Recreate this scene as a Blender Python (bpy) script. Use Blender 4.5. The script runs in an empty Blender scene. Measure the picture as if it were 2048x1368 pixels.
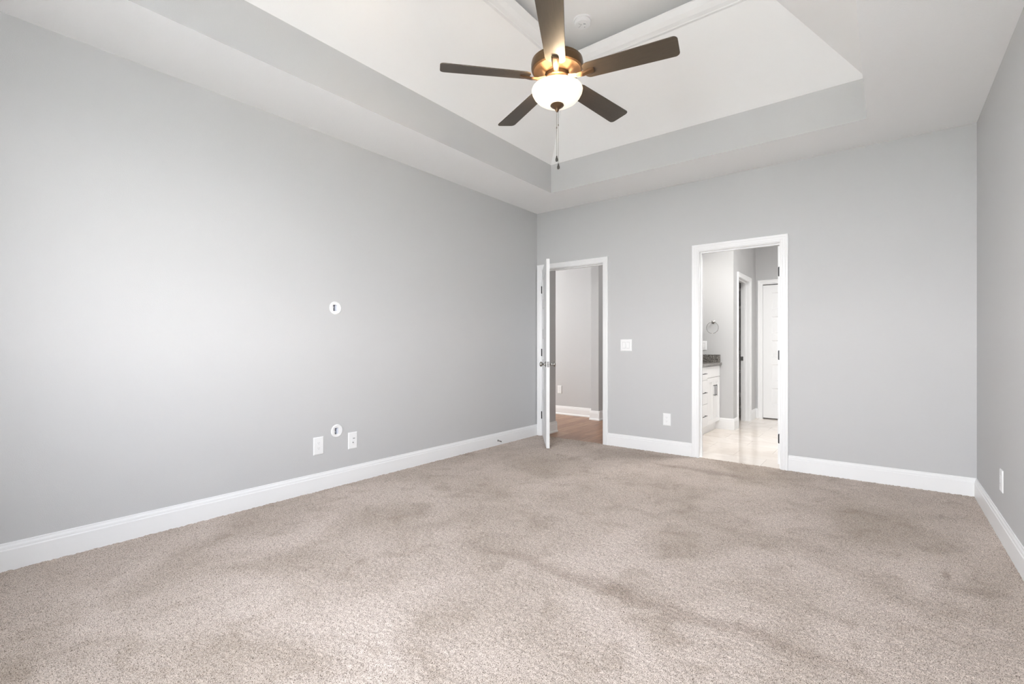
import bpy, bmesh, math, random
import numpy as np
from mathutils import Vector, Matrix

C = bpy.context.scene.collection
SC = bpy.context.scene
R = math.radians
random.seed(4)

# ------------------------------------------------------------------ camera, world, lights, exposure
XL, XR, YB, YR = -3.4145, 0.5238, 4.858, -0.39      # room faces: left, right, back, rear
CEIL = 2.743
TH = 0.117                                           # wall thickness
EYE = 1.1056
F_PX, CY = 954.33, 691.5

cam_d = bpy.data.cameras.new('camera')
cam = bpy.data.objects.new('camera', cam_d); C.objects.link(cam)
cam.location = (0, 0, EYE)
cam.rotation_euler = (R(90), 0, R(38.0915))
cam_d.sensor_width = 36.0
cam_d.lens = 36.0 * F_PX / 2048
cam_d.shift_y = (CY - 684.0) / 2048
cam_d.clip_start = 0.05
SC.camera = cam

SC.view_settings.view_transform = 'Standard'
SC.view_settings.look = 'None'
SC.view_settings.gamma = 1.0
SC.view_settings.use_curve_mapping = False
SC.view_settings.exposure = -0.13
SC.cycles.max_bounces = 14
SC.cycles.diffuse_bounces = 8
SC.cycles.use_denoising = True

SKY = 42.0
world = bpy.data.worlds.new('world'); SC.world = world
world.use_nodes = True
wn, wl = world.node_tree.nodes, world.node_tree.links
bg = wn['Background']
tc = wn.new('ShaderNodeTexCoord'); sep = wn.new('ShaderNodeSeparateXYZ')
ramp = wn.new('ShaderNodeValToRGB')
ramp.color_ramp.elements[0].position = 0.50; ramp.color_ramp.elements[0].color = (1.0, 1.0, 1.0, 1)      # bright hazy horizon
ramp.color_ramp.elements[1].position = 1.0; ramp.color_ramp.elements[1].color = (0.42, 0.46, 0.52, 1)
e_ = ramp.color_ramp.elements.new(0.60); e_.color = (0.96, 0.975, 1.0, 1)
e_ = ramp.color_ramp.elements.new(0.72); e_.color = (0.60, 0.64, 0.70, 1)
half = wn.new('ShaderNodeMapRange'); half.inputs['From Min'].default_value = -1.0
wl.new(tc.outputs['Generated'], sep.inputs[0]); wl.new(sep.outputs['Z'], half.inputs[0]); wl.new(half.outputs[0], ramp.inputs[0])
wl.new(ramp.outputs[0], bg.inputs['Color']); bg.inputs['Strength'].default_value = SKY

WIN = [(-1.92, -1.06, 0.90, 2.20), (-0.92, -0.06, 0.90, 2.20)]   # window openings in the rear wall

def area_light(name, loc, rot, sx, sy, power, col=(1, 1, 1), portal=False, spread=180):
    d = bpy.data.lights.new(name, 'AREA'); d.shape = 'RECTANGLE'; d.size = sx; d.size_y = sy
    d.energy = power; d.color = col; d.spread = R(spread)
    o = bpy.data.objects.new(name, d); C.objects.link(o); o.location = loc; o.rotation_euler = rot
    if portal: d.cycles.is_portal = True
    return o
for x0, x1, z0, z1 in WIN:
    area_light('window_portal', ((x0 + x1) / 2, YR - 0.02, (z0 + z1) / 2), (R(90), 0, 0), x1 - x0, z1 - z0, 1, portal=True)
sun_d = bpy.data.lights.new('sun', 'SUN'); sun_d.energy = 300.0; sun_d.angle = R(0.6)
sun = bpy.data.objects.new('sun', sun_d); C.objects.link(sun); sun.rotation_euler = (R(-32), R(4), 0)      # high over the roof: it lights the lawn outside
# unseen area lights for the brightness of the rooms beyond the two doorways
area_light('bathroom_overhead_fill', (-0.80, 5.75, 2.70), (0, 0, 0), 0.6, 0.6, 43, (1.0, 0.99, 0.97))  # added out of view to brighten the bathroom; no fixture modelled
area_light('vanity_lamp', (-2.18, 6.0, 2.15), (0, R(-60), 0), 0.15, 0.9, 6, (1.0, 0.95, 0.88))
area_light('bathroom_side_fill', (1.58, 6.6, 1.6), (0, R(90), 0), 1.1, 1.1, 15, (1.0, 1.0, 1.0))  # added fill in front of a solid wall; no window stands here
area_light('hall_overhead_fill', (-2.9, 7.2, 2.70), (0, 0, 0), 0.4, 0.4, 8, (1.0, 0.96, 0.92))  # weak unseen fill added under the hall ceiling
area_light('living_room_side_fill', (-6.0, 5.35, 1.5), (R(90), 0, R(-55)), 1.0, 1.5, 128, (1.0, 0.99, 0.97))  # added panel standing in for light from the living room side; no window built
FAN_POWER = 20.0

# ------------------------------------------------------------------ materials
def new_mat(name):
    m = bpy.data.materials.new(name); m.use_nodes = True
    return m, m.node_tree.nodes, m.node_tree.links, m.node_tree.nodes['Principled BSDF']

def mat(name, col, rough=0.5, metal=0.0, var=0.0, vscale=40, bump=0.0, bscale=200, spec=0.5, emit=None, estr=0):
    m, n, l, b = new_mat(name)
    b.inputs['Base Color'].default_value = (*col, 1)
    b.inputs['Roughness'].default_value = rough; b.inputs['Metallic'].default_value = metal
    b.inputs['Specular IOR Level'].default_value = spec
    if emit: b.inputs['Emission Color'].default_value = (*emit, 1); b.inputs['Emission Strength'].default_value = estr
    t = n.new('ShaderNodeTexCoord')
    if var:
        nz = n.new('ShaderNodeTexNoise'); nz.inputs['Scale'].default_value = vscale; nz.inputs['Detail'].default_value = 3
        l.new(t.outputs['Object'], nz.inputs['Vector'])
        mx = n.new('ShaderNodeMix'); mx.data_type = 'RGBA'
        mx.inputs[6].default_value = (*[c * (1 - var) for c in col], 1); mx.inputs[7].default_value = (*[min(1, c * (1 + var)) for c in col], 1)
        l.new(nz.outputs['Fac'], mx.inputs[0]); l.new(mx.outputs[2], b.inputs['Base Color'])
    if bump:
        nb = n.new('ShaderNodeTexNoise'); nb.inputs['Scale'].default_value = bscale; nb.inputs['Detail'].default_value = 2
        l.new(t.outputs['Object'], nb.inputs['Vector'])
        bp = n.new('ShaderNodeBump'); bp.inputs['Strength'].default_value = bump; bp.inputs['Distance'].default_value = 0.002
        l.new(nb.outputs['Fac'], bp.inputs['Height']); l.new(bp.outputs[0], b.inputs['Normal'])
    return m

M = {}
M['wall'] = mat('wall_paint', (0.55, 0.552, 0.556), 0.75, bump=0.25, bscale=260, spec=0.3)
M['ceiling'] = mat('ceiling_paint', (0.92, 0.92, 0.92), 0.9, bump=0.6, bscale=110, spec=0.2)
M['slope'] = mat('tray_paint', (0.92, 0.92, 0.92), 0.85, bump=0.15, bscale=200, spec=0.2)
M['trim'] = mat('trim_paint', (0.86, 0.865, 0.87), 0.38, bump=0.06, bscale=60)
M['door'] = mat('door_paint', (0.84, 0.845, 0.85), 0.42, bump=0.05, bscale=80)
M['plastic'] = mat('white_plastic', (0.85, 0.855, 0.86), 0.35)
M['slot'] = mat('dark_slot', (0.10, 0.10, 0.10), 0.6)
M['grey_slot'] = mat('grey_slot', (0.40, 0.40, 0.41), 0.5)
M['nickel'] = mat('satin_nickel', (0.42, 0.41, 0.395), 0.22, 1.0, bump=0.04, bscale=400)
M['black_metal'] = mat('black_metal', (0.018, 0.018, 0.02), 0.4, 0.6)
M['bronze'] = mat('fan_bronze', (0.12, 0.072, 0.040), 0.32, 0.85, var=0.15, vscale=60, bump=0.05, bscale=300)
M['chain'] = mat('bead_chain', (0.30, 0.27, 0.23), 0.35, 0.9)
M['fob_cavity'] = mat('fob_and_shaded_cavity', (0.02, 0.016, 0.013), 0.4)
M['recess_white'] = mat('recess_white', (0.72, 0.75, 0.84), 0.5)
M['wire'] = mat('shelf_wire', (0.82, 0.82, 0.82), 0.4)
M['cabinet'] = mat('cabinet_paint', (0.88, 0.88, 0.88), 0.35, bump=0.04, bscale=60)

def blade_material():
    m, n, l, b = new_mat('fan_blade_finish')
    t = n.new('ShaderNodeTexCoord'); mp = n.new('ShaderNodeMapping'); mp.inputs['Scale'].default_value = (6, 90, 40)
    nz = n.new('ShaderNodeTexNoise'); nz.inputs['Scale'].default_value = 2.0; nz.inputs['Detail'].default_value = 6
    fine = n.new('ShaderNodeTexNoise'); fine.inputs['Scale'].default_value = 420; fine.inputs['Detail'].default_value = 2
    r = n.new('ShaderNodeValToRGB')
    r.color_ramp.elements[0].position = .3; r.color_ramp.elements[0].color = (0.026, 0.019, 0.013, 1)
    r.color_ramp.elements[1].position = .75; r.color_ramp.elements[1].color = (0.056, 0.041, 0.028, 1)
    mx = n.new('ShaderNodeMix'); mx.data_type = 'FLOAT'; mx.inputs[0].default_value = .5
    l.new(t.outputs['Object'], mp.inputs[0]); l.new(mp.outputs[0], nz.inputs['Vector']); l.new(t.outputs['Object'], fine.inputs['Vector'])
    l.new(nz.outputs['Fac'], mx.inputs[2]); l.new(fine.outputs['Fac'], mx.inputs[3]); l.new(mx.outputs[0], r.inputs[0])
    l.new(r.outputs[0], b.inputs['Base Color']); b.inputs['Roughness'].default_value = 0.42
    bp = n.new('ShaderNodeBump'); bp.inputs['Strength'].default_value = .25; bp.inputs['Distance'].default_value = .001
    l.new(fine.outputs['Fac'], bp.inputs['Height']); l.new(bp.outputs[0], b.inputs['Normal'])
    return m
M['blade'] = blade_material()

def glass_bowl_material():
    m, n, l, b = new_mat('frosted_lit_glass')
    b.inputs['Base Color'].default_value = (0.95, 0.92, 0.86, 1); b.inputs['Roughness'].default_value = 0.25
    b.inputs['Emission Color'].default_value = (1.0, 0.86, 0.64, 1); b.inputs['Emission Strength'].default_value = 0.8
    return m
M['bowl'] = glass_bowl_material()

def granite_material():
    m, n, l, b = new_mat('speckled_granite')
    t = n.new('ShaderNodeTexCoord')
    v = n.new('ShaderNodeTexVoronoi'); v.inputs['Scale'].default_value = 170
    nz = n.new('ShaderNodeTexNoise'); nz.inputs['Scale'].default_value = 70; nz.inputs['Detail'].default_value = 5
    r = n.new('ShaderNodeValToRGB')
    e = r.color_ramp.elements
    e[0].position = .2; e[0].color = (0.035, 0.032, 0.03, 1); e[1].position = .8; e[1].color = (0.42, 0.40, 0.37, 1)
    k = e.new(.5); k.color = (0.13, 0.12, 0.11, 1)
    s = n.new('ShaderNodeSeparateColor'); mx = n.new('ShaderNodeMix'); mx.data_type = 'FLOAT'; mx.inputs[0].default_value = .5
    l.new(t.outputs['Object'], v.inputs['Vector']); l.new(t.outputs['Object'], nz.inputs['Vector'])
    l.new(v.outputs['Color'], s.inputs[0]); l.new(s.outputs[0], mx.inputs[2]); l.new(nz.outputs['Fac'], mx.inputs[3])
    l.new(mx.outputs[0], r.inputs[0]); l.new(r.outputs[0], b.inputs['Base Color']); b.inputs['Roughness'].default_value = .15
    return m
M['granite'] = granite_material()

def carpet_material():
    m, n, l, b = new_mat('beige_carpet')
    t = n.new('ShaderNodeTexCoord')
    fine = n.new('ShaderNodeTexNoise'); fine.inputs['Scale'].default_value = 330; fine.inputs['Detail'].default_value = 2.5
    fine.inputs['Distortion'].default_value = 0.5
    r = n.new('ShaderNodeValToRGB'); e = r.color_ramp.elements
    e[0].position = .35; e[0].color = (0.10, 0.072, 0.054, 1); e[1].position = .66; e[1].color = (0.73, 0.635, 0.56, 1)
    k = e.new(.46); k.color = (0.45, 0.38, 0.327, 1)
    l.new(t.outputs['Object'], fine.inputs['Vector']); l.new(fine.outputs['Fac'], r.inputs[0])
    # pile laid this way and that by feet and vacuum cleaner, in two sizes of patch
    def patches(scale, detail, dist, lo, hi, p0, p1, src):
        q = n.new('ShaderNodeTexNoise'); q.inputs['Scale'].default_value = scale; q.inputs['Detail'].default_value = detail; q.inputs['Distortion'].default_value = dist
        l.new(t.outputs['Object'], q.inputs['Vector'])
        rr = n.new('ShaderNodeValToRGB'); rr.color_ramp.elements[0].position = p0; rr.color_ramp.elements[0].color = (*lo, 1)
        rr.color_ramp.elements[1].position = p1; rr.color_ramp.elements[1].color = (*hi, 1)
        l.new(q.outputs['Fac'], rr.inputs[0])
        m_ = n.new('ShaderNodeMix'); m_.data_type = 'RGBA'; m_.blend_type = 'MULTIPLY'; m_.inputs[0].default_value = 1
        l.new(src, m_.inputs[6]); l.new(rr.outputs[0], m_.inputs[7]); return m_
    mx = patches(1.5, 3, .6, (.80, .78, .755), (1.06, 1.06, 1.07), .34, .62, r.outputs[0])
    mx = patches(5.0, 5, .9, (.82, .80, .775), (1.0, 1.0, 1.0), .28, .47, mx.outputs[2])
    # long marks where the pile is brushed the other way, and one small stain
    sx = n.new('ShaderNodeSeparateXYZ'); l.new(t.outputs['Object'], sx.inputs[0])
    wob = n.new('ShaderNodeTexNoise'); wob.inputs['Scale'].default_value = 3.2; wob.inputs['Detail'].default_value = 5; l.new(t.outputs['Object'], wob.inputs['Vector'])
    def mth(op, a, b):
        q = n.new('ShaderNodeMath'); q.operation = op
        for i, v in enumerate((a, b)):
            if isinstance(v, (int, float)): q.inputs[i].default_value = v
            else: l.new(v, q.inputs[i])
        return q.outputs[0]
    def mark(cx, cy, rx, ry, wobble, depth, src):
        dx = mth('DIVIDE', mth('SUBTRACT', sx.outputs['X'], cx), rx)
        dy = mth('DIVIDE', mth('ADD', mth('SUBTRACT', sx.outputs['Y'], cy), mth('MULTIPLY', mth('SUBTRACT', wob.outputs['Fac'], .5), wobble)), ry)
        d2 = mth('ADD', mth('POWER', mth('ABSOLUTE', dx, 0), 4), mth('MULTIPLY', dy, dy))
        g = mth('DIVIDE', 1.0, mth('ADD', 1.0, mth('MULTIPLY', d2, d2)))
        m_ = n.new('ShaderNodeMix'); m_.data_type = 'RGBA'; m_.blend_type = 'MULTIPLY'; l.new(mth('MULTIPLY', g, depth), m_.inputs[0])
        l.new(src, m_.inputs[6]); m_.inputs[7].default_value = (.55, .50, .46, 1); return m_
    mx = mark(-.95, 2.00, .85, .055, .35, .50, mx.outputs[2])
    mx = mark(-1.32, 4.36, .42, .045, .25, .55, mx.outputs[2])
    mx = mark(.23, 3.10, .015, .050, .05, .60, mx.outputs[2])
    l.new(mx.outputs[2], b.inputs['Base Color'])
    b.inputs['Roughness'].default_value = 1.0; b.inputs['Specular IOR Level'].default_value = 0.1
    b.inputs['Sheen Weight'].default_value = 0.15; b.inputs['Sheen Roughness'].default_value = 0.5
    return m
M['carpet'] = carpet_material()

def plank_material():
    m, n, l, b = new_mat('wood_plank_floor')
    t = n.new('ShaderNodeTexCoord'); mp = n.new('ShaderNodeMapping'); mp.inputs['Rotation'].default_value = (0, 0, R(90))
    br = n.new('ShaderNodeTexBrick'); br.offset = .37; br.inputs['Scale'].default_value = 1
    br.inputs['Brick Width'].default_value = 1.2; br.inputs['Row Height'].default_value = .15
    br.inputs['Mortar Size'].default_value = .0012; br.inputs['Bias'].default_value = 0
    br.inputs['Color1'].default_value = (0.33, 0.175, 0.105, 1); br.inputs['Color2'].default_value = (0.46, 0.275, 0.175, 1)
    br.inputs['Mortar'].default_value = (0.10, 0.06, 0.04, 1)
    mp2 = n.new('ShaderNodeMapping'); mp2.inputs['Scale'].default_value = (26, 2.2, 1)
    g = n.new('ShaderNodeTexNoise'); g.inputs['Scale'].default_value = 1.4; g.inputs['Detail'].default_value = 6; g.inputs['Distortion'].default_value = 1.2
    r = n.new('ShaderNodeValToRGB'); r.color_ramp.elements[0].position = .3; r.color_ramp.elements[0].color = (.62, .60, .58, 1)
    r.color_ramp.elements[1].position = .7; r.color_ramp.elements[1].color = (1.1, 1.1, 1.1, 1)
    mx = n.new('ShaderNodeMix'); mx.data_type = 'RGBA'; mx.blend_type = 'MULTIPLY'; mx.inputs[0].default_value = 1
    l.new(t.outputs['Object'], mp.inputs[0]); l.new(mp.outputs[0], br.inputs['Vector'])
    l.new(t.outputs['Object'], mp2.inputs[0]); l.new(mp2.outputs[0], g.inputs['Vector']); l.new(g.outputs['Fac'], r.inputs[0])
    l.new(br.outputs['Color'], mx.inputs[6]); l.new(r.outputs[0], mx.inputs[7]); l.new(mx.outputs[2], b.inputs['Base Color'])
    b.inputs['Roughness'].default_value = .38
    return m
M['plank'] = plank_material()

def tile_material():
    m, n, l, b = new_mat('cream_marble_tile')
    t = n.new('ShaderNodeTexCoord')
    br = n.new('ShaderNodeTexBrick'); br.offset = .5; br.inputs['Scale'].default_value = 1
    br.inputs['Brick Width'].default_value = .61; br.inputs['Row Height'].default_value = .305
    br.inputs['Mortar Size'].default_value = .0022
    br.inputs['Color1'].default_value = (0.80, 0.73, 0.66, 1); br.inputs['Color2'].default_value = (0.86, 0.80, 0.745, 1)
    br.inputs['Mortar'].default_value = (0.60, 0.53, 0.47, 1)
    nz = n.new('ShaderNodeTexNoise'); nz.inputs['Scale'].default_value = 2.4; nz.inputs['Detail'].default_value = 7; nz.inputs['Distortion'].default_value = 2
    r = n.new('ShaderNodeValToRGB'); r.color_ramp.elements[0].position = .42; r.color_ramp.elements[0].color = (.955, .94, .93, 1)
    r.color_ramp.elements[1].position = .56; r.color_ramp.elements[1].color = (1.03, 1.03, 1.03, 1)
    mx = n.new('ShaderNodeMix'); mx.data_type = 'RGBA'; mx.blend_type = 'MULTIPLY'; mx.inputs[0].default_value = 1
    l.new(t.outputs['Object'], br.inputs['Vector']); l.new(t.outputs['Object'], nz.inputs['Vector']); l.new(nz.outputs['Fac'], r.inputs[0])
    l.new(br.outputs['Color'], mx.inputs[6]); l.new(r.outputs[0], mx.inputs[7]); l.new(mx.outputs[2], b.inputs['Base Color'])
    b.inputs['Roughness'].default_value = .12
    return m
M['tile'] = tile_material()

# ------------------------------------------------------------------ mesh helpers
class MB:
    def __init__(s): s.bm = bmesh.new(); s.mats = []; s.cur = 0
    def use(s, m):
        if m not in s.mats: s.mats.append(m)
        s.cur = s.mats.index(m); return s
    def _tag(s, faces, smooth=False):
        for f in faces: f.material_index = s.cur; f.smooth = smooth
    def quad(s, *pts):
        f = s.bm.faces.new([s.bm.verts.new(p) for p in pts]); s._tag([f]); return f
    def box(s, x0, x1, y0, y1, z0, z1, bevel=0, seg=2):
        t = bmesh.new()
        v = [t.verts.new((x, y, z)) for x in (x0, x1) for y in (y0, y1) for z in (z0, z1)]
        for q in ((0,1,3,2), (4,6,7,5), (0,4,5,1), (2,3,7,6), (0,2,6,4), (1,5,7,3)): t.faces.new([v[i] for i in q])
        if bevel: bmesh.ops.bevel(t, geom=t.edges[:], offset=bevel, segments=seg, affect='EDGES', profile=.5)
        s.merge(t); return s
    def merge(s, t, mtx=None, smooth=False):
        vm = {}
        for v in t.verts: vm[v] = s.bm.verts.new(mtx @ v.co if mtx else v.co)
        for f in t.faces:
            nf = s.bm.faces.new([vm[v] for v in f.verts]); nf.material_index = s.cur; nf.smooth = smooth or f.smooth
        t.free()
    def lathe(s, prof, n=48, mtx=None, caps=True, smooth=True):
        """profile of (r, z) turned about z"""
        t = bmesh.new(); rings = []
        for r, z in prof:
            rings.append([t.verts.new((r * math.cos(2*math.pi*i/n), r * math.sin(2*math.pi*i/n), z)) for i in range(n)])
        for a, b in zip(rings, rings[1:]):
            for i in range(n): t.faces.new((a[i], a[(i+1) % n], b[(i+1) % n], b[i]))
        if caps:
            t.faces.new(rings[0][::-1]); t.faces.new(rings[-1])
        for f in t.faces: f.smooth = smooth and len(f.verts) == 4
        bmesh.ops.recalc_face_normals(t, faces=t.faces[:])
        s.merge(t, mtx); return s
    def tube(s, pts, r, n=10, closed=False):
        pts = [Vector(p) for p in pts]; t = bmesh.new(); rings = []
        L = len(pts); prev = None
        for i, p in enumerate(pts):
            a = pts[(i-1) % L] if (closed or i > 0) else p
            b = pts[(i+1) % L] if (closed or i < L-1) else p
            d = (b - a).normalized()
            up = Vector((0, 0, 1)) if abs(d.z) < .95 else Vector((1, 0, 0))
            if prev is not None and abs(prev.dot(d)) < .95: up = prev
            u = (up - d * up.dot(d)).normalized(); w = d.cross(u); prev = u
            rr = r[i] if isinstance(r, (list, tuple)) else r
            rings.append([t.verts.new(p + (u * math.cos(2*math.pi*k/n) + w * math.sin(2*math.pi*k/n)) * rr) for k in range(n)])
        for i in range(L if closed else L-1):
            a, b = rings[i], rings[(i+1) % L]
            for k in range(n): t.faces.new((a[k], a[(k+1) % n], b[(k+1) % n], b[k])).smooth = True
        if not closed: t.faces.new(rings[0][::-1]); t.faces.new(rings[-1])
        bmesh.ops.recalc_face_normals(t, faces=t.faces[:])
        s.merge(t); return s
    def prism(s, poly, h0, h1, mtx=None, bevel=0):
        """polygon in xy pulled from z=h0 to z=h1"""
        t = bmesh.new()
        a = [t.verts.new((x, y, h0)) for x, y in poly]; b = [t.verts.new((x, y, h1)) for x, y in poly]
        t.faces.new(a[::-1]); t.faces.new(b)
        for i in range(len(poly)): t.faces.new((a[i], a[(i+1) % len(poly)], b[(i+1) % len(poly)], b[i]))
        bmesh.ops.recalc_face_normals(t, faces=t.faces[:])
        if bevel: bmesh.ops.bevel(t, geom=[e for e in t.edges if abs(e.verts[0].co.z - e.verts[1].co.z) < 1e-6], offset=bevel, segments=2, affect='EDGES')
        s.merge(t, mtx); return s
    def sweep(s, frames):
        """frames: list of point loops (same count), skinned together and capped"""
        t = bmesh.new(); rings = [[t.verts.new(p) for p in f] for f in frames]; n = len(frames[0])
        for a, b in zip(rings, rings[1:]):
            for i in range(n): t.faces.new((a[i], a[(i+1) % n], b[(i+1) % n], b[i]))
        t.faces.new(rings[0][::-1]); t.faces.new(rings[-1])
        bmesh.ops.recalc_face_normals(t, faces=t.faces[:])
        s.merge(t); return s
    def build(s, name, m=None, parent=None, loc=None, auto=False):
        me = bpy.data.meshes.new(name)
        if loc: bmesh.ops.translate(s.bm, verts=s.bm.verts[:], vec=-Vector(loc))
        s.bm.normal_update()
        for e in s.bm.edges:
            if len(e.link_faces) == 2 and e.calc_face_angle(0) > R(33): e.smooth = False
        s.bm.to_mesh(me); s.bm.free()
        for mm in (s.mats or [m]): me.materials.append(mm)
        o = bpy.data.objects.new(name, me); C.objects.link(o)
        if loc: o.location = loc
        if parent: o.parent = parent
        return o

def tag(o, label=None, cat=None, group=None, kind=None):
    if label: o['label'] = label
    if cat: o['category'] = cat
    if group: o['group'] = group
    if kind: o['kind'] = kind
    return o
def thing(name, label, cat, loc=(0, 0, 0), rz=0, group=None):
    o = bpy.data.objects.new(name, None); C.objects.link(o); o.empty_display_size = .1
    o.location = loc; o.rotation_euler = (0, 0, rz)
    return tag(o, label, cat, group)
def struct(o, label=None, cat=None): return tag(o, label, cat, kind='structure')

# ------------------------------------------------------------------ room shell
def wall_with_holes(mb, axis, f0, f1, a0, a1, z0, z1, holes):
    """slab between f0,f1 on axis, spanning a0..a1 along the other, with rectangular holes (a0,a1,z0,z1)"""
    As = sorted({a0, a1, *[h[0] for h in holes], *[h[1] for h in holes]})
    for p, q in zip(As, As[1:]):
        mid = (p + q) / 2
        cut = sorted([(h[2], h[3]) for h in holes if h[0] < mid < h[1]])
        z = z0
        for c0, c1 in cut + [(z1, z1)]:
            if c0 > z + 1e-6:
                if axis == 0: mb.box(f0, f1, p, q, z, c0)
                else: mb.box(p, q, f0, f1, z, c0)
            z = max(z, c1)

# door clear openings in the back wall
HALL = (-3.337, -2.510); BATH = (-1.455, -0.750); DH = 2.035
RINGS = [(2.100, 1.403), (2.113, 0.434)]       # cable pass-throughs on the left wall (y, z)
WZ = -0.06
mb = MB()
rh = .033
wall_with_holes(mb, 0, XL - TH, XL, YR - TH, YB, WZ, CEIL + .02, [(y - rh, y + rh, z - rh, z + rh) for y, z in RINGS])
struct(mb.build('wall_left', M['wall']), 'long pale grey wall on the left with cable openings', 'wall')
mb = MB()
wall_with_holes(mb, 1, YB, YB + TH, XL - TH, 1.7, WZ, CEIL + .02, [(HALL[0] - .018, HALL[1] + .018, WZ, DH + .018), (BATH[0] - .018, BATH[1] + .018, WZ, DH + .018)])
struct(mb.build('wall_back', M['wall']), 'pale grey end wall with two white doorways', 'wall')
mb = MB(); mb.box(XR, XR + TH, YR - TH, YB, WZ, CEIL + .02)
struct(mb.build('wall_right', M['wall']), 'pale grey wall at the right edge', 'wall')
mb = MB()
wall_with_holes(mb, 1, YR - TH, YR, XL, XR, WZ, CEIL + .02, WIN)
struct(mb.build('wall_rear', M['wall']), 'grey wall with two windows behind the viewer', 'wall')

# tray ceiling
TX0, TX1, TY0, TY1, TZ, TOP = -2.826, -0.112, 0.20, 4.283, 3.04, 3.80
mb = MB(); mb.use(M['ceiling'])
o0 = [(XL, YR), (XR, YR), (XR, YB), (XL, YB)]; i0 = [(TX0, TY0), (TX1, TY0), (TX1, TY1), (TX0, TY1)]
for k in range(4):
    a, b = o0[k], o0[(k+1) % 4]; c, d = i0[k], i0[(k+1) % 4]
    mb.quad((*a, CEIL), (*c, CEIL), (*d, CEIL), (*b, CEIL))
mb.use(M['wall'])
for k in range(4):
    c, d = i0[k], i0[(k+1) % 4]; mb.quad((*c, CEIL), (*c, TZ), (*d, TZ), (*d, CEIL))
def ring(u): return [(TX0 + u, TY0 + u), (TX1 - u, TY0 + u), (TX1 - u, TY1 - u), (TX0 + u, TY1 - u)]
mb.use(M['slope'])
steps = [(0, TZ), (.565, TZ + .565), (.565, 3.635), (.33, 3.635), (.33, TOP)]      # slope, then the cove behind the crown moulding
for (ua, za), (ub, zb) in zip(steps, steps[1:]):
    for k in range(4):
        c, d = ring(ua)[k], ring(ua)[(k+1) % 4]; e, f = ring(ub)[k], ring(ub)[(k+1) % 4]
        mb.quad((*c, za), (*e, zb), (*f, zb), (*d, za))
mb.quad(*[(*p, TOP) for p in ring(.33)[::-1]])
struct(mb.build('ceiling'), 'white tray ceiling with sloped sides above the grey band', 'ceiling')

# crown moulding round the top of the tray, standing a little below the ceiling
mb = MB()
cu, cz = 0.548, TZ + 0.545
prof = [(cu, cz), (cu + .022, cz), (cu + .026, cz + .006), (cu + .050, cz + .022), (cu + .075, cz + .050), (cu + .092, cz + .080), (cu + .098, cz + .092), (cu + .098, cz + .100), (cu + .082, cz + .100)]
frames = []
for cx, cy, sx, sy in ((TX0, TY0, 1, 1), (TX1, TY0, -1, 1), (TX1, TY1, -1, -1), (TX0, TY1, 1, -1), (TX0, TY0, 1, 1)):
    frames.append([(cx + sx * u, cy + sy * u, z) for u, z in prof])
t = bmesh.new(); rings = [[t.verts.new(p) for p in f] for f in frames[:4]]
for k in range(4):
    a, b = rings[k], rings[(k+1) % 4]
    for i in range(len(prof)): t.faces.new((a[i], a[(i+1) % len(prof)], b[(i+1) % len(prof)], b[i]))
bmesh.ops.recalc_face_normals(t, faces=t.faces[:]); mb.merge(t)
struct(mb.build('trim_1', M['trim']), 'white crown moulding around the top of the tray ceiling', 'crown moulding')

# baseboards
BB = [(0, 0), (.014, 0), (.014, .098), (.0125, .1005), (.0105, .103), (.0105, .114), (.0075, .121), (.0055, .1235), (.0055, .131), (.003, .1335), (0, .1335)]
def base_run(mb, p, q, nrm, z0=-0.012, prof=BB, hgt=1.0):
    p, q, nrm = Vector((*p, 0)), Vector((*q, 0)), Vector((*nrm, 0))
    fr = []
    for e in (p, q): fr.append([e + nrm * d + Vector((0, 0, (z * hgt if z > 0 else z0))) for d, z in prof])
    mb.sweep(fr)
CW = 0.062                                    # casing width
mb = MB(); base_run(mb, (XL, YR), (XL, YB), (1, 0)); struct(mb.build('baseboard_left', M['trim']), 'white baseboard along the long left wall', 'baseboard')
mb = MB()
base_run(mb, (HALL[1] + CW + .005, YB), (BATH[0] - CW - .005, YB), (0, -1)); base_run(mb, (BATH[1] + CW + .005, YB), (XR, YB), (0, -1))
struct(mb.build('baseboard_back', M['trim']), 'white baseboard along the wall with the two doorways', 'baseboard')
mb = MB(); base_run(mb, (XR, YR), (XR, YB), (-1, 0)); struct(mb.build('baseboard_right', M['trim']), 'white baseboard along the right wall', 'baseboard')
mb = MB(); base_run(mb, (XL, YR), (XR, YR), (0, 1)); struct(mb.build('baseboard_rear', M['trim']), 'white baseboard behind the viewer', 'baseboard')

# windows behind the camera
for k, (x0, x1, z0, z1) in enumerate(WIN):
    mb = MB(); f = .045
    for a, b, c, d in ((x0, x0 + f, z0, z1), (x1 - f, x1, z0, z1), (x0 + f, x1 - f, z0, z0 + f), (x0 + f, x1 - f, z1 - f, z1), (x0 + f, x1 - f, (z0 + z1) / 2 - .02, (z0 + z1) / 2 + .02)):
        mb.box(a, b, YR - .09, YR - .04, c, d)
    mb.box(x0 - .02, x1 + .02, YR, YR + .03, z0 - .02, z0)
    struct(mb.build('window_%d' % (k + 1), M['trim']), 'white sash window in the rear wall, %s' % ('beside the left corner', 'beside the right corner')[k], 'window')
mb = MB(); mb.box(-14, 14, -24, YR - TH - .02, -.5, -.35)  # unseen ground, kept pale to bounce light up onto the ceiling
struct(mb.build('ground', mat('terrain', (0.45, 0.45, 0.42), .9, var=.2, vscale=3)), 'pale lawn outside the windows', 'ground')

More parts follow.
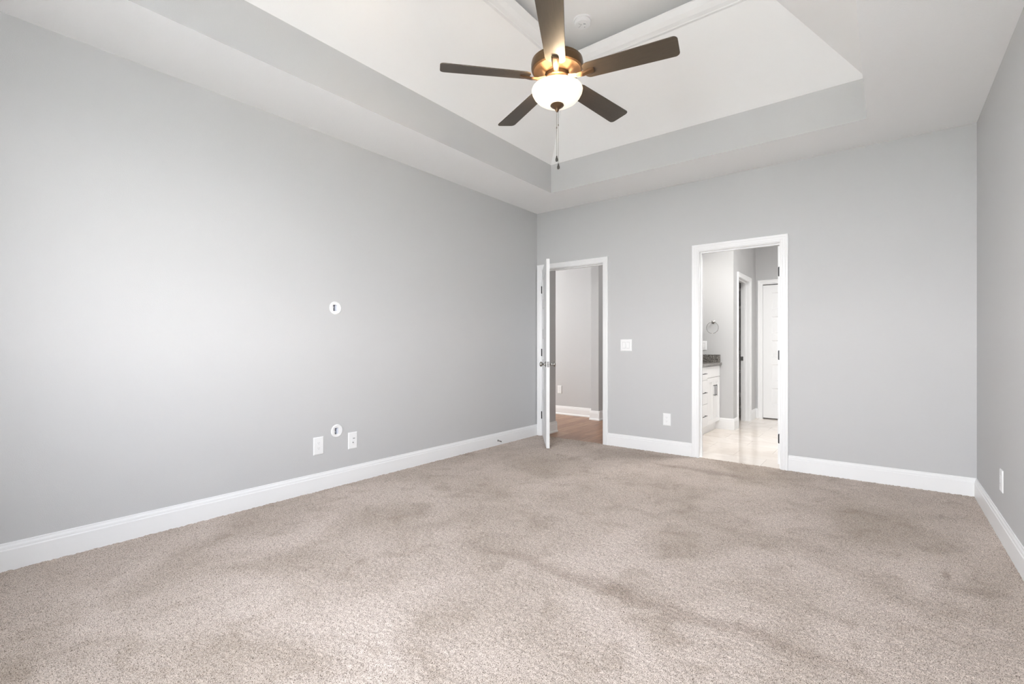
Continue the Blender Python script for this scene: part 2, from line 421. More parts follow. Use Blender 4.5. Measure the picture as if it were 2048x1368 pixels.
# carpet: dense grid of tufts
def carpet():
    st = 0.0055
    x0, x1, y0, y1 = XL, XR, YR, YB + .012
    nx, ny = int((x1 - x0) / st), int((y1 - y0) / st)
    rng = np.random.default_rng(3)
    def blur(a, s):
        k = np.exp(-np.arange(-3, 4) ** 2 / (2 * s * s)); k /= k.sum()
        out = sum(k[i + 3] * np.roll(a, i, 0) for i in range(-3, 4))
        return sum(k[i + 3] * np.roll(out, i, 1) for i in range(-3, 4))
    h = blur(rng.standard_normal((ny + 1, nx + 1)), .62); h /= h.std()
    h2 = blur(rng.standard_normal((ny + 1, nx + 1)), 1.6); h2 /= h2.std()
    z = np.clip(h * .95 + h2 * .08, -1.8, 1.4) * .0018 - .002
    gx, gy = np.meshgrid(np.linspace(x0, x1, nx + 1), np.linspace(y0, y1, ny + 1))
    jx = blur(rng.standard_normal(gx.shape), .7); jy = blur(rng.standard_normal(gx.shape), .7)
    jx = np.clip(jx / jx.std(), -2, 2) * .0013; jy = np.clip(jy / jy.std(), -2, 2) * .0013
    gx = np.clip(gx + jx, x0, x1); gy = gy + jy
    co = np.stack([gx, gy, z], -1).reshape(-1, 3).astype(np.float32)
    idx = np.arange((nx + 1) * (ny + 1)).reshape(ny + 1, nx + 1)
    f = np.stack([idx[:-1, :-1], idx[:-1, 1:], idx[1:, 1:], idx[1:, :-1]], -1).reshape(-1, 4)
    me = bpy.data.meshes.new('floor')
    me.vertices.add(len(co)); me.vertices.foreach_set('co', co.ravel())
    me.loops.add(f.size); me.loops.foreach_set('vertex_index', f.ravel().astype(np.int32))
    me.polygons.add(len(f)); me.polygons.foreach_set('loop_start', np.arange(0, f.size, 4, dtype=np.int32))
    me.polygons.foreach_set('use_smooth', np.ones(len(f), dtype=bool))
    me.update(calc_edges=True); me.materials.append(M['carpet'])
    o = bpy.data.objects.new('floor', me); C.objects.link(o); return o
struct(carpet(), 'beige cut-pile carpet covering the bedroom floor', 'carpet')

# floors, ceilings and walls of the rooms beyond
HX = -3.36; HF = 6.585; HC = 6.38; HS = -3.365; BL = -2.31; BE = 6.73; CX = -1.578; BF = 8.07
mb = MB(); mb.box(-6.2, BL - .03, YB + .012, 9.2, -.06, -.006)
struct(mb.build('floor_hall', M['plank']), 'brown wood plank floor of the hall', 'floor')
mb = MB(); mb.box(BL - .03, 1.7, YB + .012, 8.4, -.06, -.004)
struct(mb.build('floor_bathroom', M['tile']), 'glossy cream tile floor of the bathroom', 'floor')
mb = MB()
mb.box(-6.2, HX, YB + TH, 5.20, WZ, CEIL); mb.box(-6.2, HS - .12, HF, HF + .12, WZ, CEIL); mb.box(HS - .125, HS, HC, 9.2, WZ, CEIL)
mb.box(-6.32, -6.2, YB, 7, WZ, CEIL); mb.box(HS, BL, 9.08, 9.2, WZ, CEIL)
struct(mb.build('wall_hall', M['wall']), 'grey hall walls seen through the open door', 'wall')
mb = MB(); mb.box(BL - .11, BL, YB + TH, 9.08, WZ, CEIL); mb.box(BL, CX, BE, BE + .115, WZ, CEIL)
CO = (6.985, 7.655)
wall_with_holes(mb, 0, CX - .115, CX, BE + .115, BF + .115, WZ, CEIL, [(CO[0] - .018, CO[1] + .018, WZ, DH + .018)])
FD = (-1.478, -0.768)
wall_with_holes(mb, 1, BF, BF + .115, CX, 1.7, WZ, CEIL, [(FD[0] - .018, FD[1] + .018, WZ, DH + .018)])
mb.box(1.6, 1.7, YB + TH, BF, WZ, CEIL); mb.box(BL, CX, BF + .115 + .11, 8.40, WZ, CEIL); mb.box(CX - .115, CX, BF + .115, 8.40, WZ, CEIL); mb.box(FD[0] - .1, FD[1] + .1, BF + .116, BF + .15, WZ, CEIL)  # last box: unseen backing added behind the closed door against light leaks
struct(mb.build('wall_bathroom', M['wall']), 'bright grey bathroom walls beyond the right doorway', 'wall')
mb = MB(); mb.box(-6.32, 1.7, YB + TH, 9.2, CEIL, CEIL + .05)
struct(mb.build('ceiling_hall', M['ceiling']), 'white ceiling over hall and bathroom', 'ceiling')

SHOE = BB[:1] + [(.028, 0), (.028, .008), (.022, .016), (.014, .019)] + BB[2:]
mb = MB()
base_run(mb, (HX, YB + TH + .0), (HX, 5.20 + .02), (1, 0), prof=SHOE); base_run(mb, (-6.2, HF), (HS - .125, HF), (0, -1), prof=SHOE)
base_run(mb, (HS - .145, HC), (HS + .02, HC), (0, -1), prof=SHOE); base_run(mb, (HS, HC - .02), (HS, 9.08), (1, 0), prof=SHOE)
struct(mb.build('baseboard_hall', M['trim']), 'white baseboards of the hall beyond the open door', 'baseboard')
mb = MB()
base_run(mb, (-1.83, BE), (CX + .015, BE), (0, -1), hgt=1.1); base_run(mb, (CX, BE - .015), (CX, CO[0] - CW - .005), (1, 0), hgt=1.1)
base_run(mb, (CX, CO[1] + CW + .005), (CX, BF), (1, 0), hgt=1.1); base_run(mb, (CX, BF), (FD[0] - CW - .005, BF), (0, -1), hgt=1.1); base_run(mb, (FD[1] + CW, BF), (1.6, BF), (0, -1), hgt=1.1)
struct(mb.build('baseboard_bathroom', M['trim']), 'white baseboards of the bathroom beyond the right doorway', 'baseboard')

# ------------------------------------------------------------------ door casings and jambs
CAS = [(0, 0), (0, .009), (.006, .012), (.018, .0125), (.021, .0145), (.038, .0155), (.041, .0185), (.056, .0195), (CW, .016), (CW, 0)]   # (away from opening, out of wall)
def casing(mb, a0, a1, zt, face, nsign, axis, rev=.005):
    """mitred casing round an opening; axis 1: opening spans x at y=face; axis 0: spans y at x=face"""
    def P(a, z, o):
        return (a, face + nsign * o, z) if axis == 1 else (face + nsign * o, a, z)
    fr = []
    for which in range(4):
        loop = []
        for d, o in CAS:
            d += rev
            a = a0 - d if which < 2 else a1 + d
            z = -.012 if which in (0, 3) else zt + d
            loop.append(P(a, z, o))
        fr.append(loop)
    mb.sweep(fr)
def jambs(mb, a0, a1, zt, f0, f1, axis, stop=None, j=.018):
    def B(a, b, c, d, z0, z1):
        if axis == 1: mb.box(a, b, c, d, z0, z1)
        else: mb.box(c, d, a, b, z0, z1)
    B(a0 - j, a0, f0, f1, -.012, zt); B(a1, a1 + j, f0, f1, -.012, zt); B(a0 - j, a1 + j, f0, f1, zt, zt + j)
    if stop:
        s0, s1 = stop
        B(a0, a0 + .011, s0, s1, -.012, zt); B(a1 - .011, a1, s0, s1, -.012, zt); B(a0 + .011, a1 - .011, s0, s1, zt - .011, zt)

mb = MB(); casing(mb, *HALL, DH, YB, -1, 1); jambs(mb, *HALL, DH, YB, YB + TH, 1, (YB + .038, YB + .073))
tr = struct(mb.build('trim_2', M['trim']), 'white casing of the doorway to the hall, near the left corner', 'door casing')
mb = MB(); mb.box(HALL[1] - .002, HALL[1] + .001, YB + .012, YB + .038, .89, .95); mb.build('strike_plate', M['nickel'], tr)
mb = MB(); casing(mb, *BATH, DH, YB, -1, 1); casing(mb, *BATH, DH, YB + TH, 1, 1); jambs(mb, *BATH, DH, YB, YB + TH, 1, (YB + TH - .073, YB + TH - .038))
struct(mb.build('trim_3', M['trim']), 'white casing of the doorway to the bright bathroom', 'door casing')
mb = MB(); casing(mb, *CO, DH, CX, 1, 0); jambs(mb, *CO, DH, CX - .115, CX, 0, (CX - .08, CX - .045))
tr = struct(mb.build('trim_4', M['trim']), 'white casing of the narrow closet doorway inside the bathroom', 'door casing')
mb = MB(); mb.box(CX - .115, CX - .080, CO[1] - .002, CO[1] + .001, .885, .945); sp = mb.build('strike_plate', M['nickel'], tr)
mb = MB(); mb.box(CX - .103, CX - .088, CO[1] - .003, CO[1] - .001, .900, .928); mb.build('latch_hole', M['slot'], sp)
mb = MB(); casing(mb, *FD, DH, BF, -1, 1); jambs(mb, *FD, DH, BF, BF + .115, 1)
struct(mb.build('trim_5', M['trim']), 'white casing of the closed door at the bathroom end', 'door casing')

# ------------------------------------------------------------------ doors
def leaf_mesh(w, h, t=.035):
    """five panel leaf: hinge edge at x=0, spanning +x, faces at y=0 and y=t, bottom z=0"""
    mb = MB(); st, top, bot, mid = .115, .115, .20, .105
    mb.box(0, st, 0, t, 0, h); mb.box(w - st, w, 0, t, 0, h)
    ph = (h - top - bot - 4 * mid) / 5
    z = 0; mb.box(st, w - st, 0, t, 0, bot); z = bot
    for k in range(5):
        mb.box(st, w - st, .010, t - .010, z, z + ph)
        # sloping sticking and raised field on both faces
        for y0, dy in ((0, 1), (t, -1)):
            a = [(st, y0, z), (w - st, y0, z), (w - st, y0, z + ph), (st, y0, z + ph)]
            i = .014; b = [(st + i, y0 + dy * .0098, z + i), (w - st - i, y0 + dy * .0098, z + i), (w - st - i, y0 + dy * .0098, z + ph - i), (st + i, y0 + dy * .0098, z + ph - i)]
            for q in range(4): mb.quad(a[q], a[(q+1) % 4], b[(q+1) % 4], b[q])
            i = .045; c0, c1 = sorted((y0 + dy * .0098, y0 + dy * .006))
            mb.box(st + i, w - st - i, c0, c1, z + i, z + ph - i, bevel=.0015)
        z += ph
        mb.box(st, w - st, 0, t, z, z + (mid if k < 4 else top)); z += mid if k < 4 else top
    return mb

def hinge_mesh(r=True):
    """leaf plate on x in 0..t plane facing -y... centred on origin: plate in xz, barrel along z"""
    mb = MB(); hw, hh, rc = .0145, .0445, .008
    poly = []
    for cx, cz, a0 in ((hw - rc, hh - rc, 0), (-hw + rc, hh - rc, 90), (-hw + rc, -hh + rc, 180), (hw - rc, -hh + rc, 270)):
        for k in range(4): a = R(a0 + 30 * k); poly.append((cx + rc * math.cos(a), cz + rc * math.sin(a)))
    mb.prism(poly, 0, .0022, Matrix.Rotation(R(90), 4, 'X'))
    return mb

# hall door, swung into the room
ANG = math.atan2(4.217 - (YB - .004), -2.843 - (HALL[0] + .003))
d1 = struct(leaf_mesh(.818, 2.010).build('door_1', M['door']), 'white panelled door standing open, seen edge on', 'door')
d1.location = (HALL[0] + .003, YB - .004, .018); d1.rotation_euler = (0, 0, ANG)
def knob_set(parent, w, z, t=.035):
    for sgn, y in ((-1, 0), (1, t)):
        m = Matrix.Translation((w - .060, y, z)) @ Matrix.Rotation(R(90 if sgn < 0 else -90), 4, 'X')
        mb = MB(); mb.lathe([(.0, .0), (.032, 0), (.032, .004), (.026, .009), (.013, .012), (.0105, .026), (.012, .032), (.020, .038), (.0265, .047), (.0275, .055), (.024, .063), (.014, .068), (.0, .069)], 32, m, caps=False)
        mb.build('door_knob', M['nickel'], parent)
    mb = MB(); mb.box(w - .0005, w + .0016, .005, t - .005, z - .029, z + .029, bevel=.0006); lp = mb.build('latch_plate', M['nickel'], parent)
    mb = MB(); mb.prism([(w, .010), (w, .025), (w + .010, .012)], z - .008, z + .008); mb.build('latch_bolt', M['nickel'], lp)
knob_set(d1, .818, .890)
for z in (.235, 1.005, 1.775):
    mb = MB()
    mb.tube([(-.002, -.006, z - .045), (-.002, -.006, z + .045)], .0062, 12); mb.box(-.004, .0005, -.006, .026, z - .044, z + .044)
    mb.box(-.016, .0, -.0095, -.0065, z - .044, z + .044)
    mb.build('hinge', M['black_metal'], d1)

# bathroom door, swung open into the bathroom: its hinge edge shows in the doorway
d2 = struct(leaf_mesh(.700, 2.010).build('door_2', M['door']), 'white door swung back into the bathroom, only its hinge edge in view', 'door')
d2.location = (BATH[1] - .001, YB + TH + .006, .014); d2.rotation_euler = (0, 0, R(90))
for z in (.235, 1.005, 1.775):
    mb = hinge_mesh(); o = mb.build('hinge', M['black_metal'], d2); o.rotation_euler = (0, 0, R(-90)); o.location = (-.0005, .0185, z)

# closed door at the end of the bathroom
d3 = struct(leaf_mesh(FD[1] - FD[0] - .006, 2.010).build('door_3', M['door']), 'closed white five-panel door at the bathroom end wall', 'door')
d3.location = (FD[0] + .003, BF + .012, .012)

# ------------------------------------------------------------------ ceiling fan
FX, FY = -1.463, 2.280
fan = thing('ceiling_fan', 'dark bronze five-blade ceiling fan with lit glass bowl', 'ceiling fan', (FX, FY, TOP))
DZ = .026
def fz(z): return z + DZ - TOP
def fan_part(name, prof, m, n=64, parent=None):
    mb = MB(); mb.lathe([(r, fz(z)) for r, z in prof], n, caps=False); return mb.build(name, m, parent or fan)
fan_part('canopy', [(r, z - DZ) for r, z in ((.0, TOP), (.068, TOP), (.070, TOP - .01), (.066, TOP - .035), (.040, TOP - .062), (.018, TOP - .066), (0, TOP - .066))], M['bronze'])
fan_part('downrod', [(0, TOP - .06), (.0125, TOP - .06), (.0125, 2.72), (0, 2.72)], M['bronze'], 20)
fan_part('motor_housing', [(0, 2.735), (.030, 2.735), (.034, 2.712), (.060, 2.704), (.115, 2.700), (.134, 2.694), (.143, 2.686), (.1445, 2.678), (.1445, 2.672), (.1465, 2.670), (.1465, 2.645), (.1445, 2.640), (.142, 2.634), (.132, 2.629), (.126, 2.630), (.105, 2.622), (.078, 2.613), (.068, 2.612), (0, 2.612)], M['bronze'])
fan_part('switch_collar', [(0, 2.613), (.068, 2.613), (.0695, 2.606), (.0695, 2.590), (.066, 2.585), (.052, 2.583), (.050, 2.566), (.0, 2.566)], M['bronze'])
fit = fan_part('light_fitter', [(0, 2.567), (.046, 2.567), (.048, 2.562), (.048, 2.550), (.058, 2.546), (.060, 2.540), (.044, 2.538), (0, 2.538)], M['bronze'])
for k in range(3):
    a = R(120 * k + 40); mb = MB()
    mb.tube([(.046 * math.cos(a), .046 * math.sin(a), fz(2.556)), (.060 * math.cos(a), .060 * math.sin(a), fz(2.556))], .0035, 10); mb.build('screw', M['nickel'], fit)
bowl = fan_part('glass_bowl', [(.127, 2.5375), (.131, 2.5385), (.139, 2.533), (.1435, 2.522), (.1405, 2.507), (.130, 2.487), (.113, 2.468), (.090, 2.453), (.062, 2.4435), (.030, 2.440), (0, 2.4395)], M['bowl'])
fin = fan_part('finial', [(.0, 2.441), (.037, 2.4405), (.0385, 2.436), (.034, 2.431), (.022, 2.424), (.012, 2.415), (.0085, 2.405), (.0055, 2.401), (0, 2.400)], M['bronze'], 40)
PH0 = 11.4
BZ = 2.586
PITCH = -12.0
for k in range(5):
    ang = R(PH0 + 72 * k)
    rot = Matrix.Rotation(ang, 4, 'Z')
    # blade
    L0, L1, w0, w1 = .150, .655, .053, .066
    poly = []
    def arc(cx, cy, r, a0, a1, n=7): return [(cx + r * math.cos(R(a0 + (a1 - a0) * i / n)), cy + r * math.sin(R(a0 + (a1 - a0) * i / n))) for i in range(n + 1)]
    poly += arc(L1 - .024, w1 - .024, .024, 90, 0); poly += arc(L1 - .024, -w1 + .024, .024, 0, -90)
    poly += arc(L0 + .040, -w0 + .034, .036, -90, -165); poly += arc(L0 + .040, w0 - .034, .036, 165, 90)
    mb = MB(); mb.prism(poly[::-1], -.0028, .0028, bevel=.0012)
    b = mb.build('blade', M['blade'], fan)
    b.matrix_local = Matrix.Translation((0, 0, fz(BZ + .006))) @ rot @ Matrix.Rotation(R(PITCH), 4, 'X')
    # blade iron: a tapered arm rising from the collar, spreading under the blade root
    fr = []
    for r, z, hw, th in ((.055, 2.598, .0125, .006), (.085, 2.588, .0135, .007), (.115, 2.5795, .016, .007), (.150, 2.578, .0195, .0065), (.185, 2.5815, .0205, .0055), (.208, 2.5840, .020, .005), (.215, 2.585, .018, .004)):
        tw = R(PITCH) * min(1, max(0, (r - .06) / .09)); loop = []
        for yy, zz in ((-hw, .0), (-hw * .55, -th), (hw * .55, -th), (hw, .0), (hw * .8, th * .35), (0, -th * .1), (-hw * .8, th * .35)):
            loop.append(rot @ Vector((r, yy * math.cos(tw) - zz * math.sin(tw), fz(z) + yy * math.sin(tw) + zz * math.cos(tw))))
        fr.append(loop)
    mb = MB(); mb.sweep(fr); mb.build('blade_iron', M['bronze'], fan)
for (dx, dy, z0, z1) in ((-.003, 0.0, 2.402, 2.150), (.006, .003, 2.415, 2.106)):
    mb = MB(); n = int((z0 - z1) / .0042)
    mb.tube([(dx, dy, fz(z0)), (dx, dy, fz(z1))], .0009, 6)
    for i in range(n):
        t = bmesh.new(); bmesh.ops.create_icosphere(t, subdivisions=1, radius=.0016); mb.merge(t, Matrix.Translation((dx, dy, fz(z0 - i * .0042))), True)
    zc = z0 - .085
    mb.tube([(dx, dy, fz(zc)), (dx, dy, fz(zc - .008))], .0032, 8)
    ch = mb.build('pull_chain', M['chain'], fan)
    mb = MB(); mb.lathe([(0, fz(z1 + .004)), (.003, fz(z1 + .003)), (.0042, fz(z1 - .004)), (.0070, fz(z1 - .014)), (.0078, fz(z1 - .020)), (.0062, fz(z1 - .027)), (0, fz(z1 - .030))], 20, Matrix.Translation((dx, dy, 0)), caps=False)
    mb.build('pull_fob', M['fob_cavity'], ch)
for k in range(2):
    d = bpy.data.lights.new('fan_bulb', 'POINT'); d.energy = FAN_POWER / 2; d.color = (1.0, 0.76, 0.50); d.shadow_soft_size = .03
    o = bpy.data.objects.new('fan_bulb', d); C.objects.link(o); o.parent = fan
    a = R(300 + 180 * k); o.location = (.095 * math.cos(a), .095 * math.sin(a), fz(2.532))

# ------------------------------------------------------------------ smoke detector
sd = thing('smoke_detector', 'round white smoke detector on the raised ceiling behind the fan', 'smoke detector', (-1.974, 3.463, TOP))
mb = MB(); mb.lathe([(0, 0), (.074, 0), (.074, -.010), (.071, -.014), (0, -.014)], 48, caps=False); mb.build('base', M['plastic'], sd)
mb = MB(); mb.lathe([(0, -.014), (.064, -.014), (.063, -.024), (.066, -.026), (.0655, -.036), (.060, -.043), (.045, -.046), (0, -.047)], 48, caps=False); cv = mb.build('cover', M['plastic'], sd)
def face(r, d, z=-.0474): return (.787 * r - .617 * d, .617 * r + .787 * d, z)
mb = MB(); mb.lathe([(0, -.046), (.015, -.046), (.015, -.0485), (.013, -.050), (0, -.050)], 28, Matrix.Translation(face(.008, .004, 0)), caps=False); mb.build('test_button', M['plastic'], sd)
mb = MB(); mb.tube([face(.004, -.021), face(.022, -.018)], .0032, 8); mb.build('vent_slot', M['grey_slot'], sd)
mb = MB(); mb.tube([face(.017, .020), face(.023, .021)], .0028, 8); mb.build('indicator_lamp', M['grey_slot'], sd)
mb = MB(); mb.tube([face(-.036, -.020, -.0468), face(-.024, -.013), face(-.010, -.013), face(-.014, .002), face(-.028, .030, -.0466)], .0012, 6); mb.build('seam', M['grey_slot'], sd)

# ------------------------------------------------------------------ wall plates (built facing -y, origin on the wall, turned to their wall)
def plate_base(mb, w, h):
    a = [(-w/2, 0), (w/2, 0)]
    t = bmesh.new()
    pr = [(0, 0), (0, .003), (.0035, .0055), (.006, .0062)]
    rings = [[t.verts.new((sx * (w/2 - i), -o, sz * (h/2 - i))) for sx, sz in ((-1, -1), (1, -1), (1, 1), (-1, 1))] for i, o in pr]
    for p, q in zip(rings, rings[1:]):
        for k in range(4): t.faces.new((p[k], p[(k+1) % 4], q[(k+1) % 4], q[k]))
    t.faces.new(rings[-1]); t.faces.new(rings[0][::-1]); bmesh.ops.recalc_face_normals(t, faces=t.faces[:]); mb.merge(t)
def outlet(label, loc, rz, w=.080, h=.126):
    o = thing('wall_outlet', label, 'outlet', loc, rz)
    mb = MB(); plate_base(mb, w, h); mb.build('cover_plate', M['plastic'], o)
    for s in (-1, 1):
        poly = [(.0165 * math.cos(R(a)), .0138 * math.sin(R(a)) * 1.0) for a in range(0, 360, 15)]
        poly = [(max(-.0165, min(.0165, x * 1.12)), max(-.0125, min(.0125, y))) for x, y in poly]
        mb = MB(); mb.prism(poly, 0, .0074, Matrix.Translation((0, 0, s * .0195)) @ Matrix.Rotation(R(90), 4, 'X'), bevel=.0006); rc = mb.build('receptacle', M['plastic'], o)
        mb = MB()
        for dx, hh in ((-.0065, .0036), (.0062, .0029)): mb.box(dx - .0011, dx + .0011, -.0079, -.0070, s * .0195 + .0035 - hh, s * .0195 + .0035 + hh)
        mb.lathe([(0, 0), (.0022, 0), (.0022, .0008), (0, .0008)], 12, Matrix.Translation((0, -.0071, s * .0195 - .0065)) @ Matrix.Rotation(R(90), 4, 'X'), caps=False)
        mb.build('socket_slots', M['grey_slot'], rc)
    mb = MB(); mb.lathe([(0, 0), (.0028, 0), (.0026, .0012), (0, .0016)], 14, Matrix.Translation((0, -.006, 0)) @ Matrix.Rotation(R(90), 4, 'X'), caps=False); mb.build('screw', M['plastic'], o)
    return o
def switch(label, loc, rz, gangs=2, w=.130, h=.126):
    o = thing('light_switch', label, 'light switch', loc, rz)
    mb = MB(); plate_base(mb, w, h); mb.build('cover_plate', M['plastic'], o)
    for g in range(gangs):
        cx = (g - (gangs - 1) / 2) * .046
        mb = MB(); mb.use(M['grey_slot']); mb.box(cx - .0178, cx + .0178, -.0066, -.005, -.0345, .0345)
        mb.use(M['plastic'])
        up = g % 2 == 0
        za, zb = (.0325, -.0325)
        t = bmesh.new(); v = []
        for x in (cx - .0160, cx + .0160):
            v.append([t.verts.new(p) for p in ((x, -.006, zb), (x, -.0105 if up else -.0072, zb), (x, -.0078, 0), (x, -.0072 if up else -.0105, za), (x, -.006, za))])
        for k in range(5): t.faces.new((v[0][k], v[0][(k+1) % 5], v[1][(k+1) % 5], v[1][k]))
        t.faces.new(v[0][::-1]); t.faces.new(v[1]); bmesh.ops.recalc_face_normals(t, faces=t.faces[:]); mb.merge(t)
        mb.build('rocker', None, o)
    return o
LW = R(90)        # left wall faces +x
outlet('white duplex outlet low on the long left wall', (XL, 1.957, .341), LW, .083, .134)
outlet('white duplex outlet between the two doorways', (-1.7775, YB, .346), 0, .080, .126)
outlet('white outlet near the edge of the right wall, seen almost edge on', (XR, 3.889, .331), R(-90), .080, .126)
outlet('small white outlet on the hall wall through the open door', (-4.175, HF, .395), 0, .080, .126)
switch('white double rocker switch between the two doorways', (-2.227, YB, 1.1115), 0)
switch('white switch on the bathroom wall above the granite', (-1.955, BE, 1.108), 0, 1, .080, .126)
dp = thing('data_plate', 'white cable and data plate right of the lower round opening', 'wall plate', (XL, 2.254, .337), LW)
mb = MB(); plate_base(mb, .083, .134); mb.build('cover_plate', M['plastic'], dp)
mb = MB(); mb.box(-.018, .018, -.0078, -.005, -.034, .034, bevel=.0008); ins = mb.build('insert', M['plastic'], dp)
mb = MB(); mb.box(-.002, .017, -.0085, -.0072, .0125, .0205); mb.build('data_port', M['grey_slot'], ins)
mb = MB(); mb.lathe([(.0, 0), (.0052, 0), (.0052, .006), (.0035, .006), (.0035, .002), (0, .002)], 18, Matrix.Translation((-.002, -.0075, -.016)) @ Matrix.Rotation(R(90), 4, 'X'), caps=False); mb.build('coax_jack', M['grey_slot'], ins)

# cable pass-throughs: round flange over a square opening in the wall, with an angled white scoop
for (y, z), lab, up in ((RINGS[0], 'white round cable opening halfway up the left wall', True), (RINGS[1], 'white round cable opening just above the left wall outlets', False)):
    t = thing('cable_grommet', lab, 'cable opening', (XL, y, z), LW, 'cable openings on the left wall')
    mb = MB(); mb.lathe([(.040, .003), (.040, .0065), (.043, .0075), (.049, .005), (.0515, .001), (.0515, 0), (.040, 0)], 48, Matrix.Rotation(R(90), 4, 'X'), caps=False)
    ox0, ox1, oz = -.021, .013, .025                     # squarish opening, left of centre
    def rim(k):
        an = 2 * math.pi * k / 48; dx, dz = math.cos(an), math.sin(an); cx = (ox0 + ox1) / 2; hx = (ox1 - ox0) / 2
        m_ = min(hx / max(abs(dx), 1e-6), oz / max(abs(dz), 1e-6)); return cx + dx * m_, dz * m_
    for k in range(48):
        (x0, z0), (x1, z1) = rim(k), rim(k + 1); a0, a1 = 2 * math.pi * k / 48, 2 * math.pi * (k + 1) / 48
        mb.quad((x0, -.005, z0), (x1, -.005, z1), (.0405 * math.cos(a1), -.0065, .0405 * math.sin(a1)), (.0405 * math.cos(a0), -.0065, .0405 * math.sin(a0)))
        mb.quad((x0, -.005, z0), (x0, .003, z0), (x1, .003, z1), (x1, -.005, z1))
    mb.build('flange', M['plastic'], t)
    s = .0325
    mb = MB(); mb.quad((ox1 + .001, .002, -s), (ox1 + .001, .002, s), (-.001, .058, s), (-.001, .058, -s)); mb.build('scoop', M['recess_white'], t)
    mb = MB()
    mb.quad((-s, .001, -s), (-s, .001, s), (-s, .062, s), (-s, .062, -s)); mb.quad((-s, .061, -s), (-s, .061, s), (s, .061, s), (s, .061, -s))
    mb.quad((-s, .001, s), (s, .001, s), (s, .062, s), (-s, .062, s)); mb.quad((-s, .001, -s), (s, .001, -s), (s, .062, -s), (-s, .062, -s))
    mb.build('cavity', M['fob_cavity'], t)  # walls coloured near black, putting the hole's shade into the colour
    mb = MB(); zz = .006 if up else -.008
    mb.tube([(-.030, .030, zz), (-.014, .016, zz * .6), (.002, .022, zz * 1.6)], .0045, 8); mb.build('cable_end', M['recess_white'], t)

# spring door stop on the left baseboard
ds = thing('door_stop', 'small spring door stop on the left baseboard near the open door', 'door stop', (XL + .0135, 4.085, .050))
mb = MB(); mb.lathe([(0, 0), (.011, 0), (.010, .005), (.006, .008), (0, .008)], 20, Matrix.Rotation(R(90), 4, 'Y'), caps=False); mb.build('base', M['nickel'], ds)
pts = [(.006 + .055 * i / 160, .0052 * math.cos(i * .5), .0052 * math.sin(i * .5) - .00004 * i) for i in range(161)]
mb = MB(); mb.tube(pts, .0013, 6); mb.build('spring', M['nickel'], ds)
mb = MB(); mb.lathe([(0, 0), (.0075, 0), (.008, .004), (.0075, .013), (0, .015)], 20, Matrix.Translation((.060, 0, -.006)) @ Matrix.Rotation(R(90), 4, 'Y'), caps=False); mb.build('rubber_tip', M['plastic'], ds)

# ------------------------------------------------------------------ bathroom vanity
VX, VY0, VY1 = -1.765, 5.10, BE - .004
van = thing('vanity_cabinet', 'white bathroom vanity cabinet under the granite countertop', 'vanity', (BL + .005, (VY0 + VY1) / 2, 0))
def vb(mb): return mb
vl = van.location.copy()
def vbuild(mb, name, m, parent, off=None):
    o = mb.build(name, m, parent, loc=tuple(vl) if parent is van else None)
    if parent is van: o.location = (0, 0, 0)
    return o
mb = MB(); mb.box(BL + .005, VX, VY0, VY1, .105, .852); mb.box(BL + .005, VX - .035, VY0, VY1, -.004, .105)
vbuild(mb, 'carcass', M['cabinet'], van)
def front(name, y0, y1, z0, z1, shaker=True):
    mb = MB(); x0, x1 = VX, VX + .019; g = .0025; y0 += g; y1 -= g; z0 += g; z1 -= g
    s = .055
    if shaker and z1 - z0 > .2:
        mb.box(x0, x1, y0, y0 + s, z0, z1); mb.box(x0, x1, y1 - s, y1, z0, z1); mb.box(x0, x1, y0 + s, y1 - s, z0, z0 + s); mb.box(x0, x1, y0 + s, y1 - s, z1 - s, z1); mb.box(x0, x1 - .010, y0 + s, y1 - s, z0 + s, z1 - s)
    else: mb.box(x0, x1, y0, y1, z0, z1, bevel=.002)
    return vbuild(mb, name, M['cabinet'], van)
def pull(parent, p, q):
    """bar pull between two points on the front plane"""
    mb = MB(); x = VX + .019; p, q = Vector(p), Vector(q); d = (q - p).normalized() * .012
    P = lambda v, o: (x + o - vl.x, v.x - vl.y, v.y - vl.z)
    mb.tube([P(p - d, .026), P(q + d, .026)], .0042, 10); mb.tube([P(p, 0), P(p, .026)], .0034, 8); mb.tube([P(q, 0), P(q, .026)], .0034, 8)
    mb.build('handle', M['black_metal'], parent)
DY = (5.76, 6.165)
zz = [.112, .385, .680, .846]
for z0, z1 in zip(zz, zz[1:]):
    f = front('drawer', DY[0], DY[1], z0, z1, False); zm = (z0 + z1) / 2
    pull(f, (DY[1] - .29, zm), (DY[1] - .115, zm))
for y0, y1 in ((DY[1], VY1), (VY0, DY[0])):
    front('false_front', y0, y1, .700, .846, False)
    ym = (y0 + y1) / 2
    f = front('cabinet_door', y0, ym, .112, .700); pull(f, (ym - .040, .475), (ym - .040, .595))
    f = front('cabinet_door', ym, y1, .112, .700); pull(f, (ym + .040, .475), (ym + .040, .595))
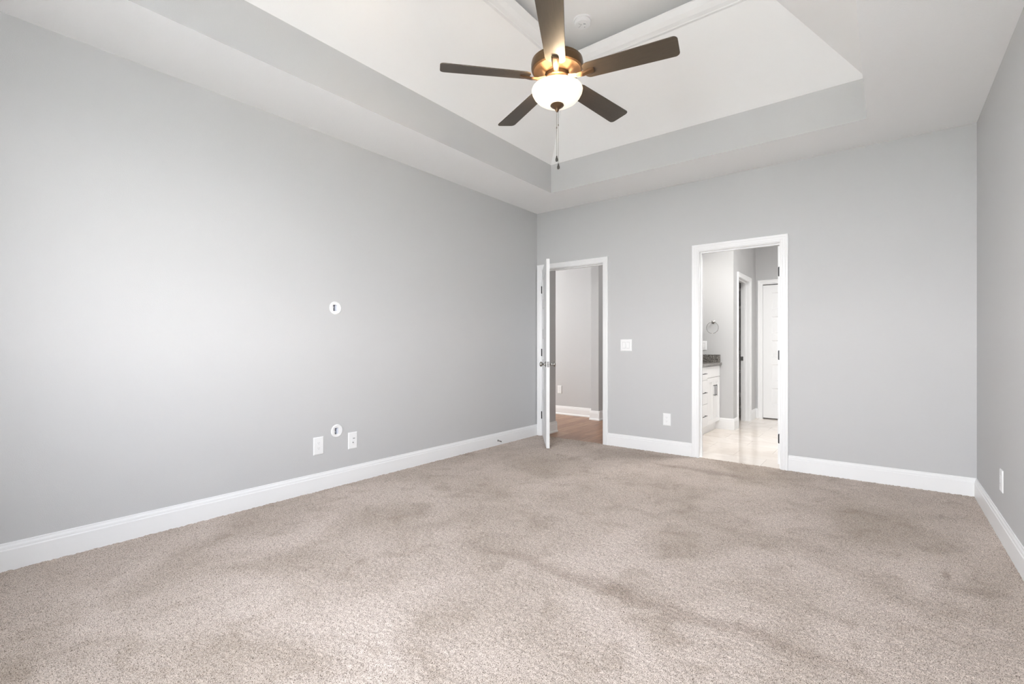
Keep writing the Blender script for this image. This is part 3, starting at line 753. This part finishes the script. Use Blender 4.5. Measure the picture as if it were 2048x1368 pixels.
ct = thing('vanity_countertop', 'speckled dark granite countertop with side splash on the vanity', 'countertop', (BL + .003, (VY0 + BE) / 2, .8525))
cl = ct.location.copy()
mb = MB(); mb.box(0, VX + .045 - cl.x, VY0 - .02 - cl.y, BE - .002 - cl.y, 0, .032, bevel=.006); mb.build('slab', M['granite'], ct)
mb = MB(); mb.box(.02, VX + .025 - cl.x, BE - .022 - cl.y, BE - .002 - cl.y, .0325, .134, bevel=.002); mb.build('side_splash', M['granite'], ct)
mb = MB(); mb.box(0, .02, VY0 - .02 - cl.y, BE - .002 - cl.y, .0325, .134, bevel=.002); mb.build('back_splash', M['granite'], ct)

# towel ring on the bathroom end wall
tw = thing('towel_ring', 'thin chrome towel ring on the bathroom wall', 'towel ring', (-1.83, BE, 1.425))
mb = MB(); mb.lathe([(0, 0), (.025, 0), (.025, .006), (.020, .010), (.010, .014), (.009, .045), (.013, .050), (.012, .056), (0, .058)], 28, Matrix.Rotation(R(90), 4, 'X'), caps=False); mb.build('mount', M['nickel'], tw)
mb = MB(); mb.tube([(.076 * math.sin(2*math.pi*i/48), -.046, -.078 + .076 * math.cos(2*math.pi*i/48)) for i in range(48)], .0030, 8, closed=True); mb.build('ring', M['nickel'], tw)

# wire shelves in the closet beyond the narrow doorway
ordn = ['topmost', 'second from the top', 'third from the top', 'fourth from the top', 'third from the bottom', 'second from the bottom', 'lowest']
for k, z in enumerate((1.99, 1.715, 1.38, 1.02, .72, .353, .14)):
    mb = MB(); x0, x1 = BL + .01, CX - .125; y1 = 8.295; y0 = y1 - .29
    for yy in (y0, y0 + .10, y0 + .20, y1 - .01): mb.tube([(x0, yy, z), (x1, yy, z)], .004, 6)
    mb.tube([(x0, y0, z - .03), (x1, y0, z - .03)], .004, 6)
    nn = 24
    for i in range(nn + 1):
        x = x0 + (x1 - x0) * i / nn; mb.tube([(x, y0, z - .03), (x, y0, z + .003), (x, y1, z + .003)], .002, 5)
    tag(mb.build('wire_shelf', M['wire'], None, loc=((x0 + x1) / 2, y1, z)), 'white wire shelf in the dark closet, %s' % ordn[k], 'shelf', 'wire shelves in the closet')
